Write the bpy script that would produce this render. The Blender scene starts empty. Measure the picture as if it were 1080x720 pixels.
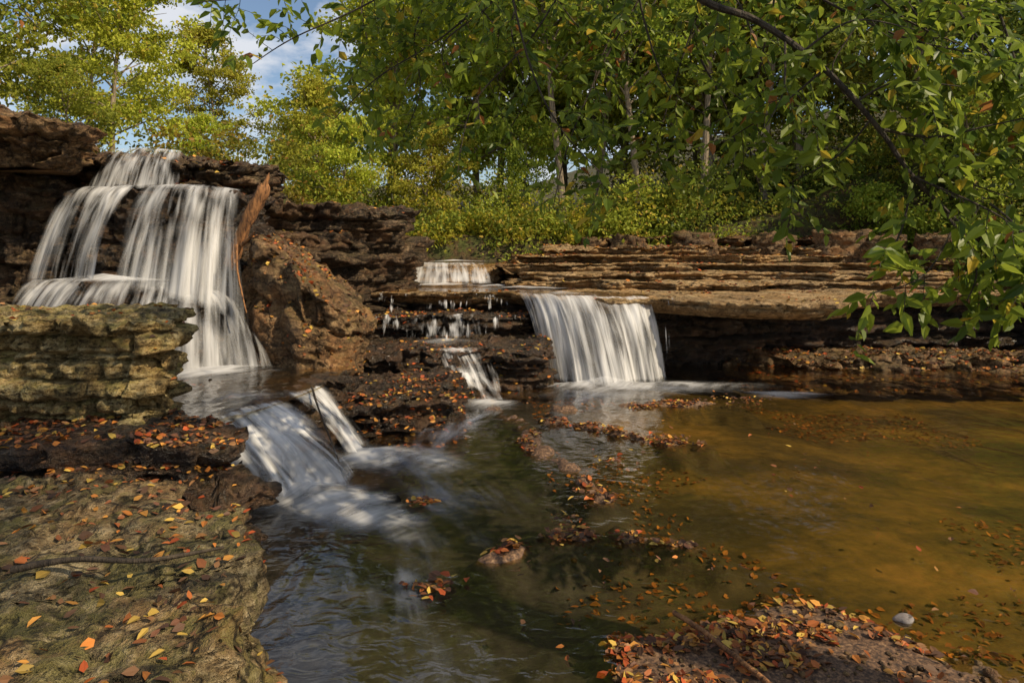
import bpy, math, random, bmesh
import numpy as np
from mathutils import Vector
rng=np.random.default_rng(7); random.seed(7)
scene=bpy.context.scene
scene.view_settings.view_transform='Standard'
scene.view_settings.look='None'
scene.view_settings.exposure=0

# ------------------------------------------------------------ noise
def _h(ix,iy,iz):
    h=(ix.astype(np.int64)*374761393+iy.astype(np.int64)*668265263+iz.astype(np.int64)*2147483647*3)&0xffffffff
    h=((h^(h>>13))*1274126177)&0xffffffff
    h=((h^(h>>15))*2246822519)&0xffffffff
    return ((h^(h>>16))&0xffffff)/float(0xffffff)
def vnoise(p):
    i=np.floor(p).astype(np.int64); f=p-i; f=f*f*(3-2*f)
    r=0
    for a in (0,1):
        for b in (0,1):
            for c in (0,1):
                w=(f[:,0] if a else 1-f[:,0])*(f[:,1] if b else 1-f[:,1])*(f[:,2] if c else 1-f[:,2])
                r=r+w*_h(i[:,0]+a,i[:,1]+b,i[:,2]+c)
    return r*2-1
def fbm(p,o=4):
    r=0;a=1.;s=0
    for k in range(o):
        r=r+a*vnoise(p+17.3*k); s+=a; a*=.5; p=p*2.03
    return r/s
def P3(x,y,z=0):
    x=np.asarray(x,float); return np.stack([x,np.broadcast_to(np.asarray(y,float),x.shape),np.broadcast_to(np.asarray(z,float),x.shape)],1)

# ------------------------------------------------------------ mesh helpers
def mk(name,V,F,mats,col=None,uv=None,midx=None,smooth=True,alpha=None,link=True):
    V=np.asarray(V,np.float32); F=np.asarray(F,np.int32)
    me=bpy.data.meshes.new(name); k=F.shape[1]
    me.vertices.add(len(V)); me.vertices.foreach_set('co',V.ravel())
    me.loops.add(F.size); me.loops.foreach_set('vertex_index',F.ravel())
    me.polygons.add(len(F)); me.polygons.foreach_set('loop_start',np.arange(len(F),dtype=np.int32)*k)
    me.update(calc_edges=True)
    me.polygons.foreach_set('use_smooth',np.full(len(F),smooth))
    if midx is not None: me.polygons.foreach_set('material_index',np.asarray(midx,np.int32))
    if col is not None:
        a=me.attributes.new('Col','FLOAT_COLOR','POINT')
        c=np.ones((len(V),4),np.float32); c[:,:3]=col; a.data.foreach_set('color',c.ravel())
    if alpha is not None:
        a=me.attributes.new('fade','FLOAT','POINT'); a.data.foreach_set('value',np.asarray(alpha,np.float32))
    if uv is not None:
        l=me.uv_layers.new(name='UVMap'); l.data.foreach_set('uv',np.asarray(uv,np.float32)[F.ravel()].ravel())
    for m in mats: me.materials.append(m)
    me.validate(); me.update()
    if not link: return me
    ob=bpy.data.objects.new(name,me); scene.collection.objects.link(ob); return ob
def grid_faces(nr,nc,wrap=False,off=0):
    r=np.arange(nr-1)[:,None]; c=np.arange(nc if wrap else nc-1)[None,:]
    c2=(c+1)%nc
    return np.stack([r*nc+c,r*nc+c2,(r+1)*nc+c2,(r+1)*nc+c],-1).reshape(-1,4)+off
def tube(path,rad,sides=7,seed=0,rough=0.0):
    path=np.asarray(path,float); n=len(path)
    rad=np.broadcast_to(np.asarray(rad,float),(n,))
    T=np.gradient(path,axis=0); T/=np.linalg.norm(T,axis=1)[:,None]+1e-9
    ref=np.array([0,0,1.]) if abs(T[:,2]).mean()<.8 else np.array([1.,0,0])
    A=np.cross(T,ref); A/=np.linalg.norm(A,axis=1)[:,None]+1e-9
    B=np.cross(T,A)
    th=np.linspace(0,2*np.pi,sides,endpoint=False)
    r=rad[:,None]*np.ones(sides)[None]
    if rough>0: r=r*(1+rough*rng.uniform(-1,1,r.shape))
    V=path[:,None,:]+r[:,:,None]*(np.cos(th)[None,:,None]*A[:,None,:]+np.sin(th)[None,:,None]*B[:,None,:])
    return V.reshape(-1,3),grid_faces(n,sides,True)
def smooth_path(pts,n=24):
    pts=np.asarray(pts,float); k=len(pts)
    t=np.linspace(0,k-1,n); out=[]
    for tt in t:
        i=min(int(tt),k-2); f=tt-i
        p0=pts[max(i-1,0)];p1=pts[i];p2=pts[i+1];p3=pts[min(i+2,k-1)]
        out.append(.5*((2*p1)+(-p0+p2)*f+(2*p0-5*p1+4*p2-p3)*f*f+(-p0+3*p1-3*p2+p3)*f**3))
    return np.array(out)
class Acc:
    def __init__(s): s.V=[];s.F=[];s.C=[];s.M=[];s.n=0
    def add(s,V,F,C,m=0):
        V=np.asarray(V,float); s.V.append(V); s.F.append(np.asarray(F)+s.n); s.n+=len(V)
        C=np.asarray(C,float)
        s.C.append(np.broadcast_to(C,(len(V),3))); s.M.append(np.full(len(F),m))
    def build(s,name,mats,**k):
        return mk(name,np.concatenate(s.V),np.concatenate(s.F),mats,col=np.concatenate(s.C),midx=np.concatenate(s.M),**k)
def leaves(pos,dirv,nrm,L,W,col,curl=.15):
    n=len(pos); d=dirv/(np.linalg.norm(dirv,axis=1)[:,None]+1e-9)
    s=np.cross(d,nrm); s/=np.linalg.norm(s,axis=1)[:,None]+1e-9
    u=np.cross(s,d)
    L=np.broadcast_to(L,(n,))[:,None]; W=np.broadcast_to(W,(n,))[:,None]
    f=.12*W
    base=pos; tip=pos+d*L-u*L*curl
    r1=pos+d*L*.3+s*W*.5+u*f; r2=pos+d*L*.68+s*W*.36+u*(f-L*curl*.45)
    l1=pos+d*L*.3-s*W*.5+u*f; l2=pos+d*L*.68-s*W*.36+u*(f-L*curl*.45)
    V=np.stack([base,r1,r2,tip,l2,l1],1).reshape(-1,3)
    i=np.arange(n)[:,None]*6
    F=np.concatenate([i+np.array([0,1,2,3]),i+np.array([0,3,4,5])])
    return V,F,np.repeat(col,6,axis=0)

# ------------------------------------------------------------ materials
def newmat(name):
    m=bpy.data.materials.new(name); m.use_nodes=True; nt=m.node_tree; nt.nodes.clear()
    return m,nt,nt.nodes,nt.links
def N(nt,t,**k):
    n=nt.nodes.new(t)
    for a,b in k.items():
        if a in n.bl_rna.properties: setattr(n,a,b)
        else: n.inputs[a].default_value=b
    return n
def ramp(nt,stops):
    r=nt.nodes.new('ShaderNodeValToRGB'); e=r.color_ramp.elements
    while len(e)<len(stops): e.new(.5)
    for i,(p,c) in enumerate(stops):
        e[i].position=p; e[i].color=(*c,1) if len(c)==3 else c
    return r
def noise_of(nt,vec,scale,detail=5,rough=.6,sc=(1,1,1),dist=0.):
    mp=N(nt,'ShaderNodeMapping'); mp.inputs['Scale'].default_value=sc
    nt.links.new(vec,mp.inputs['Vector'])
    n=N(nt,'ShaderNodeTexNoise',Scale=scale,Detail=detail,Roughness=rough,Distortion=dist)
    nt.links.new(mp.outputs[0],n.inputs['Vector']); return n.outputs[0]
def mixc(nt,f,a,b,mode='MIX'):
    m=nt.nodes.new('ShaderNodeMix'); m.data_type='RGBA'; m.blend_type=mode
    for s,i in ((f,0),(a,6),(b,7)):
        if hasattr(s,'default_value') and hasattr(s,'is_linked'): nt.links.new(s,m.inputs[i])
        else: m.inputs[i].default_value=s if not isinstance(s,tuple) else (*s,1)
    return m.outputs[2]
def math_(nt,op,a,b=None,clamp=False):
    m=nt.nodes.new('ShaderNodeMath'); m.operation=op; m.use_clamp=clamp
    for i,s in enumerate((a,b)):
        if s is None: continue
        if isinstance(s,(int,float)): m.inputs[i].default_value=s
        else: nt.links.new(s,m.inputs[i])
    return m.outputs[0]
def rockmat(name,c_dark,c_mid,c_light,moss,mossamt=.5,rough=.85,stain=(.25,.1,.03),stainamt=.4,bump=1.,scale=1.,bd=.06,crack=0.,pitamt=.85):
    m,nt,nd,lk=newmat(name)
    g=N(nt,'ShaderNodeNewGeometry'); P=g.outputs['Position']
    strat=noise_of(nt,P,2.6*scale,4,.7,(1,1,8))
    n1=noise_of(nt,P,4.*scale,5,.75)
    n2=noise_of(nt,P,24.*scale,4,.8)
    v=math_(nt,'ADD',math_(nt,'MULTIPLY',strat,.45),math_(nt,'MULTIPLY',n1,.55))
    v=math_(nt,'ADD',v,math_(nt,'MULTIPLY',math_(nt,'SUBTRACT',n2,.5),.7))
    r=ramp(nt,[(.3,c_dark),(.44,tuple((a+b)/2 for a,b in zip(c_dark,c_mid))),(.51,c_mid),(.66,c_light)]); lk.new(v,r.inputs[0])
    sn=noise_of(nt,P,1.5*scale,5,.7,(1,1,2))
    st=ramp(nt,[(.47,(0,0,0)),(.62,(1,1,1))]); lk.new(sn,st.inputs[0])
    c=mixc(nt,math_(nt,'MULTIPLY',st.outputs[0],stainamt),r.outputs[0],stain)
    sep=N(nt,'ShaderNodeSeparateXYZ'); lk.new(g.outputs['Normal'],sep.inputs[0])
    mn=ramp(nt,[(.46,(0,0,0)),(.56,(1,1,1))]); lk.new(noise_of(nt,P,3.1*scale,6,.8),mn.inputs[0])
    up=math_(nt,'MULTIPLY',math_(nt,'ADD',sep.outputs[2],.35,True),mossamt,True)
    c=mixc(nt,math_(nt,'MULTIPLY',mn.outputs[0],up),c,moss)
    pn=noise_of(nt,P,13*scale,4,.75,(1,1,2.2))
    pit=ramp(nt,[(.36,(.15,.15,.15)),(.47,(1,1,1))]); lk.new(pn,pit.inputs[0])
    c=mixc(nt,pitamt,c,pit.outputs[0],'MULTIPLY')
    # large tonal variation (weathering)
    big=ramp(nt,[(.35,(.5,.47,.44)),(.58,(1.,1.,1.))]); lk.new(noise_of(nt,P,.9*scale,4,.65),big.inputs[0])
    c=mixc(nt,.75,c,big.outputs[0],'MULTIPLY')
    hh=math_(nt,'ADD',v,math_(nt,'MULTIPLY',n2,.35)); hh=math_(nt,'ADD',hh,math_(nt,'MULTIPLY',pit.outputs[0],.35))
    if crack:
        ad=nt.nodes.new('ShaderNodeVectorMath'); ad.operation='ADD'
        nn=N(nt,'ShaderNodeTexNoise',Scale=2.5,Detail=4,Roughness=.65); lk.new(P,nn.inputs['Vector']); 
        sc=nt.nodes.new('ShaderNodeVectorMath'); sc.operation='SCALE'; sc.inputs[3].default_value=.5; lk.new(nn.outputs[1],sc.inputs[0])
        lk.new(P,ad.inputs[0]); lk.new(sc.outputs[0],ad.inputs[1])
        vo=N(nt,'ShaderNodeTexVoronoi',feature='DISTANCE_TO_EDGE',Scale=1.7*scale); lk.new(ad.outputs[0],vo.inputs['Vector'])
        cr=ramp(nt,[(.0,(.12,.1,.08)),(.035,(1,1,1))]); lk.new(vo.outputs['Distance'],cr.inputs[0])
        c=mixc(nt,crack,c,cr.outputs[0],'MULTIPLY'); hh=math_(nt,'ADD',hh,math_(nt,'MULTIPLY',cr.outputs[0],.5*crack))
    b=N(nt,'ShaderNodeBsdfPrincipled')
    rr=ramp(nt,[(.35,(rough*.7,)*3),(.65,(min(1,rough*1.3),)*3)]); lk.new(sn,rr.inputs[0]); lk.new(rr.outputs[0],b.inputs['Roughness'])
    b.inputs['Specular IOR Level'].default_value=.3 if rough>.5 else .5
    lk.new(c,b.inputs['Base Color'])
    bp=N(nt,'ShaderNodeBump',Strength=bump,Distance=bd); lk.new(hh,bp.inputs['Height'])
    lk.new(bp.outputs[0],b.inputs['Normal'])
    o=N(nt,'ShaderNodeOutputMaterial'); lk.new(b.outputs[0],o.inputs[0]); return m
M_fg=rockmat('limestone_mossy',(.045,.033,.018),(.24,.18,.09),(.5,.4,.23),(.15,.14,.03),.6,stain=(.36,.19,.065),stainamt=.45,crack=.9)
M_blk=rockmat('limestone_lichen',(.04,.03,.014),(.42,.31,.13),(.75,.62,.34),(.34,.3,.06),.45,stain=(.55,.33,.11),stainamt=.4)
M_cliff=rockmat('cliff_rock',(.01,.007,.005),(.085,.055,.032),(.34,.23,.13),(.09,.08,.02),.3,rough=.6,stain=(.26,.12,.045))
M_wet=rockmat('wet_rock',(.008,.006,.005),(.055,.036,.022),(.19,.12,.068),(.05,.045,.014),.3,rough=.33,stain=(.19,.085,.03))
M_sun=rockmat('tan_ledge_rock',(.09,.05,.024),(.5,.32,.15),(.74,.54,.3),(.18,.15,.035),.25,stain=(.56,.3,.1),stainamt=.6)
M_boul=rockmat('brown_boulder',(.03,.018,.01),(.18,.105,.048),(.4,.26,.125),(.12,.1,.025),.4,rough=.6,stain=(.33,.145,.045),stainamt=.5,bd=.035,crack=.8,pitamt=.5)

def leafmat(name,trans=.4,rough=.45,hue=True,gam=.85):
    m,nt,nd,lk=newmat(name)
    a=N(nt,'ShaderNodeAttribute',attribute_name='Col')
    c=a.outputs['Color']
    if hue:
        oi=N(nt,'ShaderNodeObjectInfo'); h=N(nt,'ShaderNodeHueSaturation')
        lk.new(math_(nt,'ADD',math_(nt,'MULTIPLY',oi.outputs['Random'],.045),.475),h.inputs['Hue'])
        lk.new(math_(nt,'ADD',math_(nt,'MULTIPLY',oi.outputs['Random'],.5),.8),h.inputs['Value'])
        lk.new(c,h.inputs['Color']); c=h.outputs[0]
    b=N(nt,'ShaderNodeBsdfPrincipled',Roughness=rough); lk.new(c,b.inputs['Base Color'])
    b.inputs['Specular IOR Level'].default_value=.3
    t=N(nt,'ShaderNodeBsdfTranslucent')
    g=N(nt,'ShaderNodeGamma',Gamma=gam); lk.new(c,g.inputs[0]); lk.new(g.outputs[0],t.inputs[0])
    mx=N(nt,'ShaderNodeMixShader'); mx.inputs[0].default_value=trans
    lk.new(b.outputs[0],mx.inputs[1]); lk.new(t.outputs[0],mx.inputs[2])
    o=N(nt,'ShaderNodeOutputMaterial'); lk.new(mx.outputs[0],o.inputs[0]); return m
M_leaf=leafmat('green_leaf',.45,.55); M_leafnear=leafmat('near_leaf',.5,.4,False); M_litter=leafmat('fallen_leaf',.1,.6,False)
def barkmat(name,a,b_):
    m,nt,nd,lk=newmat(name)
    g=N(nt,'ShaderNodeTexCoord')
    n=noise_of(nt,g.outputs['Object'],9,4,.7,(3,3,.5)); r=ramp(nt,[(.35,a),(.65,b_)]); lk.new(n,r.inputs[0])
    b=N(nt,'ShaderNodeBsdfPrincipled',Roughness=.85); lk.new(r.outputs[0],b.inputs['Base Color'])
    bp=N(nt,'ShaderNodeBump',Strength=.8,Distance=.03); lk.new(n,bp.inputs['Height']); lk.new(bp.outputs[0],b.inputs['Normal'])
    o=N(nt,'ShaderNodeOutputMaterial'); lk.new(b.outputs[0],o.inputs[0]); return m
M_bark=barkmat('bark',(.1,.075,.05),(.36,.28,.18)); M_log=barkmat('weathered_log',(.05,.02,.008),(.42,.19,.065))
M_bark_near=barkmat('dark_bark',(.02,.014,.009),(.08,.058,.036))

def watermat():
    m,nt,nd,lk=newmat('stream_water')
    g=N(nt,'ShaderNodeNewGeometry'); P=g.outputs['Position']
    n1=noise_of(nt,P,1.3,2,.5,(1.6,.8,1),.6)
    n2=noise_of(nt,P,6.,2,.5,(1,1.4,1),.8)
    h=math_(nt,'ADD',n1,math_(nt,'MULTIPLY',n2,.18))
    bp=N(nt,'ShaderNodeBump',Strength=.35,Distance=.12); lk.new(h,bp.inputs['Height'])
    # Schlick reflectance, symmetric above and below the surface
    lw=N(nt,'ShaderNodeLayerWeight',Blend=.5); lk.new(bp.outputs[0],lw.inputs['Normal'])
    fr=math_(nt,'ADD',math_(nt,'MULTIPLY',math_(nt,'POWER',lw.outputs['Facing'],4.),.85),.07,True)
    gl=N(nt,'ShaderNodeBsdfGlossy',Roughness=.1); gl.inputs[0].default_value=(.97,.98,1,1); lk.new(bp.outputs[0],gl.inputs['Normal'])
    tr=N(nt,'ShaderNodeBsdfTransparent'); tr.inputs[0].default_value=(.8,.71,.5,1)
    mx=N(nt,'ShaderNodeMixShader'); lk.new(fr,mx.inputs[0]); lk.new(tr.outputs[0],mx.inputs[1]); lk.new(gl.outputs[0],mx.inputs[2])
    o=N(nt,'ShaderNodeOutputMaterial'); lk.new(mx.outputs[0],o.inputs[0]); return m
M_water=watermat()
def fallmat(name,lo,hi,su=9.,sv=.5,amt=1.,col=(.9,.89,.87),rot=0.):
    m,nt,nd,lk=newmat(name)
    uv=N(nt,'ShaderNodeUVMap'); a=N(nt,'ShaderNodeAttribute',attribute_name='fade'); vec=uv.outputs[0]
    if rot:
        mp=N(nt,'ShaderNodeMapping'); mp.inputs['Rotation'].default_value=(0,0,rot); lk.new(vec,mp.inputs[0]); vec=mp.outputs[0]
    n1=noise_of(nt,vec,1.,3,.6,(su,sv,1),.15)
    n2=noise_of(nt,vec,1.,2,.5,(su*.25,sv*1.5,1),.3)
    v=math_(nt,'ADD',math_(nt,'MULTIPLY',n1,.55),math_(nt,'MULTIPLY',n2,.45))
    v=math_(nt,'ADD',v,math_(nt,'MULTIPLY',math_(nt,'SUBTRACT',a.outputs['Fac'],1.),.14))
    r=N(nt,'ShaderNodeMapRange'); r.inputs[1].default_value=lo; r.inputs[2].default_value=hi; r.interpolation_type='SMOOTHSTEP'; lk.new(v,r.inputs[0])
    al=math_(nt,'MULTIPLY',math_(nt,'MULTIPLY',r.outputs[0],a.outputs['Fac'],True),amt)
    d=N(nt,'ShaderNodeBsdfDiffuse'); d.inputs[0].default_value=(*col,1)
    t=N(nt,'ShaderNodeBsdfTranslucent'); t.inputs[0].default_value=(*col,1)
    m1=N(nt,'ShaderNodeMixShader'); m1.inputs[0].default_value=.35; lk.new(d.outputs[0],m1.inputs[1]); lk.new(t.outputs[0],m1.inputs[2])
    tr=N(nt,'ShaderNodeBsdfTransparent')
    mx=N(nt,'ShaderNodeMixShader'); lk.new(al,mx.inputs[0]); lk.new(tr.outputs[0],mx.inputs[1]); lk.new(m1.outputs[0],mx.inputs[2])
    o=N(nt,'ShaderNodeOutputMaterial'); lk.new(mx.outputs[0],o.inputs[0]); return m
M_fall=fallmat('falling_water',.36,.66,amt=.92); M_fall_soft=fallmat('soft_falling_water',.41,.68,7.,amt=.82); M_fall_thin=fallmat('thin_falling_water',.47,.68,10.,amt=.85); M_fall_drip=fallmat('trickling_water',.56,.68,14.)
M_foam=fallmat('foam',.3,.68,5.,1.1,.85,rot=.7)
M_sky_streak=fallmat('sky_tinted_streaks',.44,.72,5.,.5,.5,(.5,.55,.68))  # foam lines; their slate blue is sky reflection put into the colour

# ------------------------------------------------------------ rock builder
def resample_closed(pts,res,sm=2):
    pts=np.asarray(pts,float); q=np.vstack([pts,pts[:1]]); seg=np.linalg.norm(np.diff(q,axis=0),axis=1)
    s=np.r_[0,np.cumsum(seg)]; n=max(12,int(s[-1]/res)); t=np.linspace(0,s[-1],n,endpoint=False)
    x=np.interp(t,s,q[:,0]); y=np.interp(t,s,q[:,1]); p=np.stack([x,y],1)
    for _ in range(sm): p=(np.roll(p,1,0)+2*p+np.roll(p,-1,0))/4
    return p,t
def rock(name,outline,z0,z1,mat,amp=.08,layer=.12,res=.07,zres=.035,topamp=.03,seed=0,top=None,under=0.,center=None,cell=.5,rings=None,sm=4,broken=1.,fine=1.):
    R=np.random.default_rng(seed+100)
    o=np.asarray(outline,float)
    x,y=o[:,0],o[:,1]
    if (x*np.roll(y,-1)-y*np.roll(x,-1)).sum()<0: o=o[::-1]
    p,s=resample_closed(o,res,sm); n=len(p)
    T=np.roll(p,-1,0)-np.roll(p,1,0); T/=np.linalg.norm(T,axis=1)[:,None]; Nn=np.stack([T[:,1],-T[:,0]],1)
    for _ in range(3): Nn=(np.roll(Nn,1,0)+2*Nn+np.roll(Nn,-1,0))/4
    M=max(6,int((z1-z0)/zres)); zs=np.linspace(z0,z1,M)
    b=[z0]
    while b[-1]<z1: b.append(b[-1]+layer*R.uniform(.35,1.9))
    b=np.array(b); nb=len(b)
    off=R.uniform(-1,.5,nb)*amp*.8; off[-2:]*=.4; cl=R.uniform(.5,1.6,nb)*cell; ph=R.uniform(0,9,nb)
    S,Z=np.meshgrid(s,zs); PX=np.broadcast_to(p[:,0],S.shape); PY=np.broadcast_to(p[:,1],S.shape)
    flat=P3(PX.ravel(),PY.ravel(),Z.ravel())
    wob=(fbm(flat*np.array([1.6,1.6,.4])+seed,4)*.8*layer).reshape(S.shape)
    zz=np.clip(Z+wob,z0,z1-1e-4)
    k=np.clip(np.searchsorted(b,zz,side='right')-1,0,nb-2)
    d=off[k].copy()
    cc=S/cl[k]+ph[k]+fbm(flat*4,3).reshape(S.shape)*.3; ci=np.floor(cc)
    hv=_h(ci.astype(np.int64),k.astype(np.int64),np.full(k.shape,seed))
    d+=(hv-.5)*amp*1.6*broken
    fe=np.minimum(zz-b[k],b[np.minimum(k+1,nb-1)]-zz); w=.02+.15*layer
    hv2=_h(ci.astype(np.int64)+7,k.astype(np.int64),np.full(k.shape,seed+3))
    d-=np.clip(1-fe/w,0,1)**1.3*amp*(.3+.7*hv2)
    fc=np.minimum(cc-ci,1-(cc-ci))*cl[k]; d-=np.clip(1-fc/.045,0,1)*amp*.6
    d+=fbm(flat*np.array([1.1,1.1,1.5])+seed*3.1,3).reshape(S.shape)*amp*1.4
    d-=np.abs(fbm(flat*np.array([3,3,4])+seed*1.3,4)).reshape(S.shape)*amp*1.3
    d+=fbm(flat*np.array([8,8,11])+seed,4).reshape(S.shape)*amp*.8*fine
    zn=(Z-z0)/(z1-z0)
    d-=under*(1-zn)**1.5
    X=PX+Nn[:,0]*d; Y=PY+Nn[:,1]*d
    def ztop(x,y):
        q=P3(x.ravel(),y.ravel(),seed*1.7)
        t=fbm(q*np.array([1.3,1.3,1]),3)*topamp*1.3+fbm(q*np.array([6,6,1]),4)*topamp*.8*fine-np.abs(fbm(q*np.array([4,4,1])+3,4))*topamp*1.2+fbm(q*np.array([17,17,1]),3)*topamp*.35*fine
        st=vnoise(q*np.array([1.7,1.7,1])+5)+.3*vnoise(q*np.array([6,6,1])+5); t+=np.round(st*2.2)/2.2*topamp*.9
        r=t.reshape(x.shape)
        if top is not None: r=r+top(x,y)-z1
        return r
    Zw=Z+ztop(X,Y)*(zn if top is not None else zn**4)
    rows=[np.stack([X,Y,Zw],-1)]
    c=np.array(center) if center is not None else p.mean(0)
    ext=np.linalg.norm(rows[0][-1][:,:2]-c,axis=1).max(); Rr=rings or int(np.clip(ext/(res*1.4),6,60))
    f=1-(np.arange(1,Rr+1)/Rr)**1.0; f[-1]=.001
    ex=X[-1];ey=Y[-1]
    tx=c[0]+(ex[None]-c[0])*f[:,None]; ty=c[1]+(ey[None]-c[1])*f[:,None]
    rows.append(np.stack([tx,ty,z1+ztop(tx,ty)],-1))
    bx=c[0]+(X[0]-c[0])*.001; by=c[1]+(Y[0]-c[1])*.001
    bm=c[0]+(X[0]-c[0])*.6; bmy=c[1]+(Y[0]-c[1])*.6
    bot=np.stack([np.stack([bx,by,np.full(n,z0)],-1),np.stack([bm,bmy,np.full(n,z0)],-1)])
    G=np.concatenate([bot,rows[0],rows[1]]); V=G.reshape(-1,3); F=grid_faces(G.shape[0],n,True)
    ob=mk(name,V,F,[mat])
    return ob,V,F
LIT=[]
def litter(VF,dens,L=(.05,.09),mask=.0,seed=0,pal=None,nz=.7,box=None):
    V,F=VF; R=np.random.default_rng(seed+5)
    a,b,c,d=V[F[:,0]],V[F[:,1]],V[F[:,2]],V[F[:,3]]
    n=np.cross(c-a,d-b); ar=np.linalg.norm(n,axis=1)/2; nn=n/(2*ar[:,None]+1e-12)
    ok=(nn[:,2]>nz)&(ar>1e-9); idx=np.where(ok)[0]; w=ar[idx]
    cnt=int(w.sum()*dens); ch=R.choice(idx,cnt,p=w/w.sum())
    u=R.random((cnt,1)); v=R.random((cnt,1))
    pos=(a[ch]*(1-u)+b[ch]*u)*(1-v)+(d[ch]*(1-u)+c[ch]*u)*v
    m=fbm(pos*np.array([1.6,1.6,0])+seed,3)+R.uniform(-.25,.25,cnt)
    k=m>mask
    if box is not None: k&=(pos[:,0]>box[0])&(pos[:,0]<box[1])&(pos[:,1]>box[2])&(pos[:,1]<box[3])
    addlit(pos[k],nn[ch][k],L,R,pal)
PAL=np.array([[.4,.12,.03],[.5,.18,.035],[.24,.085,.03],[.28,.14,.055],[.56,.26,.05],[.15,.065,.035],[.4,.08,.02],[.55,.36,.07],[.11,.055,.03],[.2,.1,.045],[.08,.04,.02]])
def addlit(pos,nn,L,R,pal=None):
    n=len(pos)
    if n==0: return
    pal=PAL if pal is None else pal
    th=R.uniform(0,6.283,n); d=np.stack([np.cos(th),np.sin(th),R.uniform(-.15,.35,n)],1)
    nr=nn+R.normal(0,.35,(n,3)); ll=R.uniform(L[0],L[1],n)
    col=pal[R.integers(0,len(pal),n)]*R.uniform(.5,1.2,(n,1))
    pos=pos+np.array([0,0,.008])+np.array([0,0,1])*R.uniform(0,.012,(n,1))
    h=n//2
    for sl,cu in ((slice(0,h),-.15),(slice(h,n),.2)):
        if len(pos[sl]): LIT.append(leaves((pos-d*ll[:,None]*.5)[sl],d[sl],nr[sl],ll[sl],(ll*R.uniform(.4,.75,n))[sl],col[sl],cu))

# ------------------------------------------------------------ terrain
def S(a,b,x):
    t=np.clip((x-a)/(b-a),0,1); return t*t*(3-2*t)
def H(x,y):
    x=np.asarray(x,float); y=np.asarray(y,float)
    h=np.full(x.shape,-1.1)
    back=2.35+.10*(y-20)+.32*np.clip(x-5,0,30)
    h=h+(back-h)*S(18.3,20.3,y)
    left=3.45+.03*(y-14)+.05*np.clip(-x-6,0,40)
    h=np.maximum(h,-.7+(left+.7)*S(3.9,5.6,-x)*S(12.3,14.,y))
    h=np.maximum(h,-.7+(3.6+.7)*S(7.6,9.5,-x)*S(3,8,y))
    h=np.maximum(h,-.7+(1.2+.7)*S(4.,6.,-x)*S(8,4,y))
    h=np.where(x>9.5,np.maximum(h,-.7+(2.4+.7)*S(10.,12.5,x)),h)
    h=np.maximum(h,-1.1+(.75+1.1)*S(2.2,.6,y))
    q=P3(x.ravel(),y.ravel(),0)
    return h+(fbm(q*.35,4)*.35).reshape(x.shape)*S(-.7,1.5,h)
xs=np.r_[np.linspace(-160,-16,25)[:-1],np.arange(-16,22,.4),np.linspace(22,160,24)]
ys=np.r_[np.linspace(-60,-4,12)[:-1],np.arange(-4,32,.4),np.linspace(32,220,30)]
X,Y=np.meshgrid(xs,ys); HH=H(X,Y)
inpool=(X>-3)&(X<9.5)&(Y>2.2)&(Y<18); HH=np.where(inpool,np.minimum(HH,-1.1),HH)
gV=np.stack([X,Y,HH],-1).reshape(-1,3)
M_floor=rockmat('forest_floor',(.03,.02,.01),(.1,.07,.03),(.18,.12,.05),(.1,.12,.025),.9,stain=(.15,.08,.03),stainamt=.6)
mk('ground',gV,grid_faces(len(ys),len(xs)),[M_floor])
def bedmat():
    m,nt,nd,lk=newmat('stream_bed'); g=N(nt,'ShaderNodeNewGeometry'); P=g.outputs['Position']
    n1=noise_of(nt,P,.45,5,.6,(1,1.4,0)); n2=noise_of(nt,P,9,5,.75)
    r=ramp(nt,[(.36,(.022,.018,.005)),(.47,(.065,.05,.01)),(.56,(.17,.115,.02)),(.67,(.34,.2,.04))])
    lk.new(math_(nt,'ADD',math_(nt,'MULTIPLY',n1,.75),math_(nt,'MULTIPLY',n2,.25)),r.inputs[0])
    r2=ramp(nt,[(.35,(.012,.014,.02)),(.65,(.05,.053,.064))]); lk.new(n2,r2.inputs[0])  # dark slate bedrock on the left, blued to stand in for reflected sky
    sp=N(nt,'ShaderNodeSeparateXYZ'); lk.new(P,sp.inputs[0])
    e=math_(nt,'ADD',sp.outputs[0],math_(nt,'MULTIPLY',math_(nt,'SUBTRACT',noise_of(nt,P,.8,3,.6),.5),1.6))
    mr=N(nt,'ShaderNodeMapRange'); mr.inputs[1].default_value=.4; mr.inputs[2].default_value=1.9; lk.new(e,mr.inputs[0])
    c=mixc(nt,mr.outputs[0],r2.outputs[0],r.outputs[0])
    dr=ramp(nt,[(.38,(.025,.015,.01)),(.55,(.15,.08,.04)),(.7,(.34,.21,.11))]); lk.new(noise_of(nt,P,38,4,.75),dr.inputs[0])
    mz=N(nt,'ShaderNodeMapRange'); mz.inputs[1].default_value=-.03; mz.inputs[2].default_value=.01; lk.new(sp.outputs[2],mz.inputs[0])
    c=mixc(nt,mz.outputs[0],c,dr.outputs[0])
    b=N(nt,'ShaderNodeBsdfPrincipled',Roughness=.8); lk.new(c,b.inputs['Base Color'])
    bp=N(nt,'ShaderNodeBump',Strength=.5,Distance=.02); lk.new(n2,bp.inputs['Height']); lk.new(bp.outputs[0],b.inputs['Normal'])
    o=N(nt,'ShaderNodeOutputMaterial'); lk.new(b.outputs[0],o.inputs[0]); return m
RIDGE=[((-.45,9.9),(.15,8.3)),((.15,8.3),(.3,7.3)),((.3,7.3),(.9,5.9)),((-.1,4.95),(.95,5.35)),((.95,5.35),(1.5,4.9)),((.6,8.6),(2.0,7.6)),((.6,9.3),(3.2,9.7))]
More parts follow.
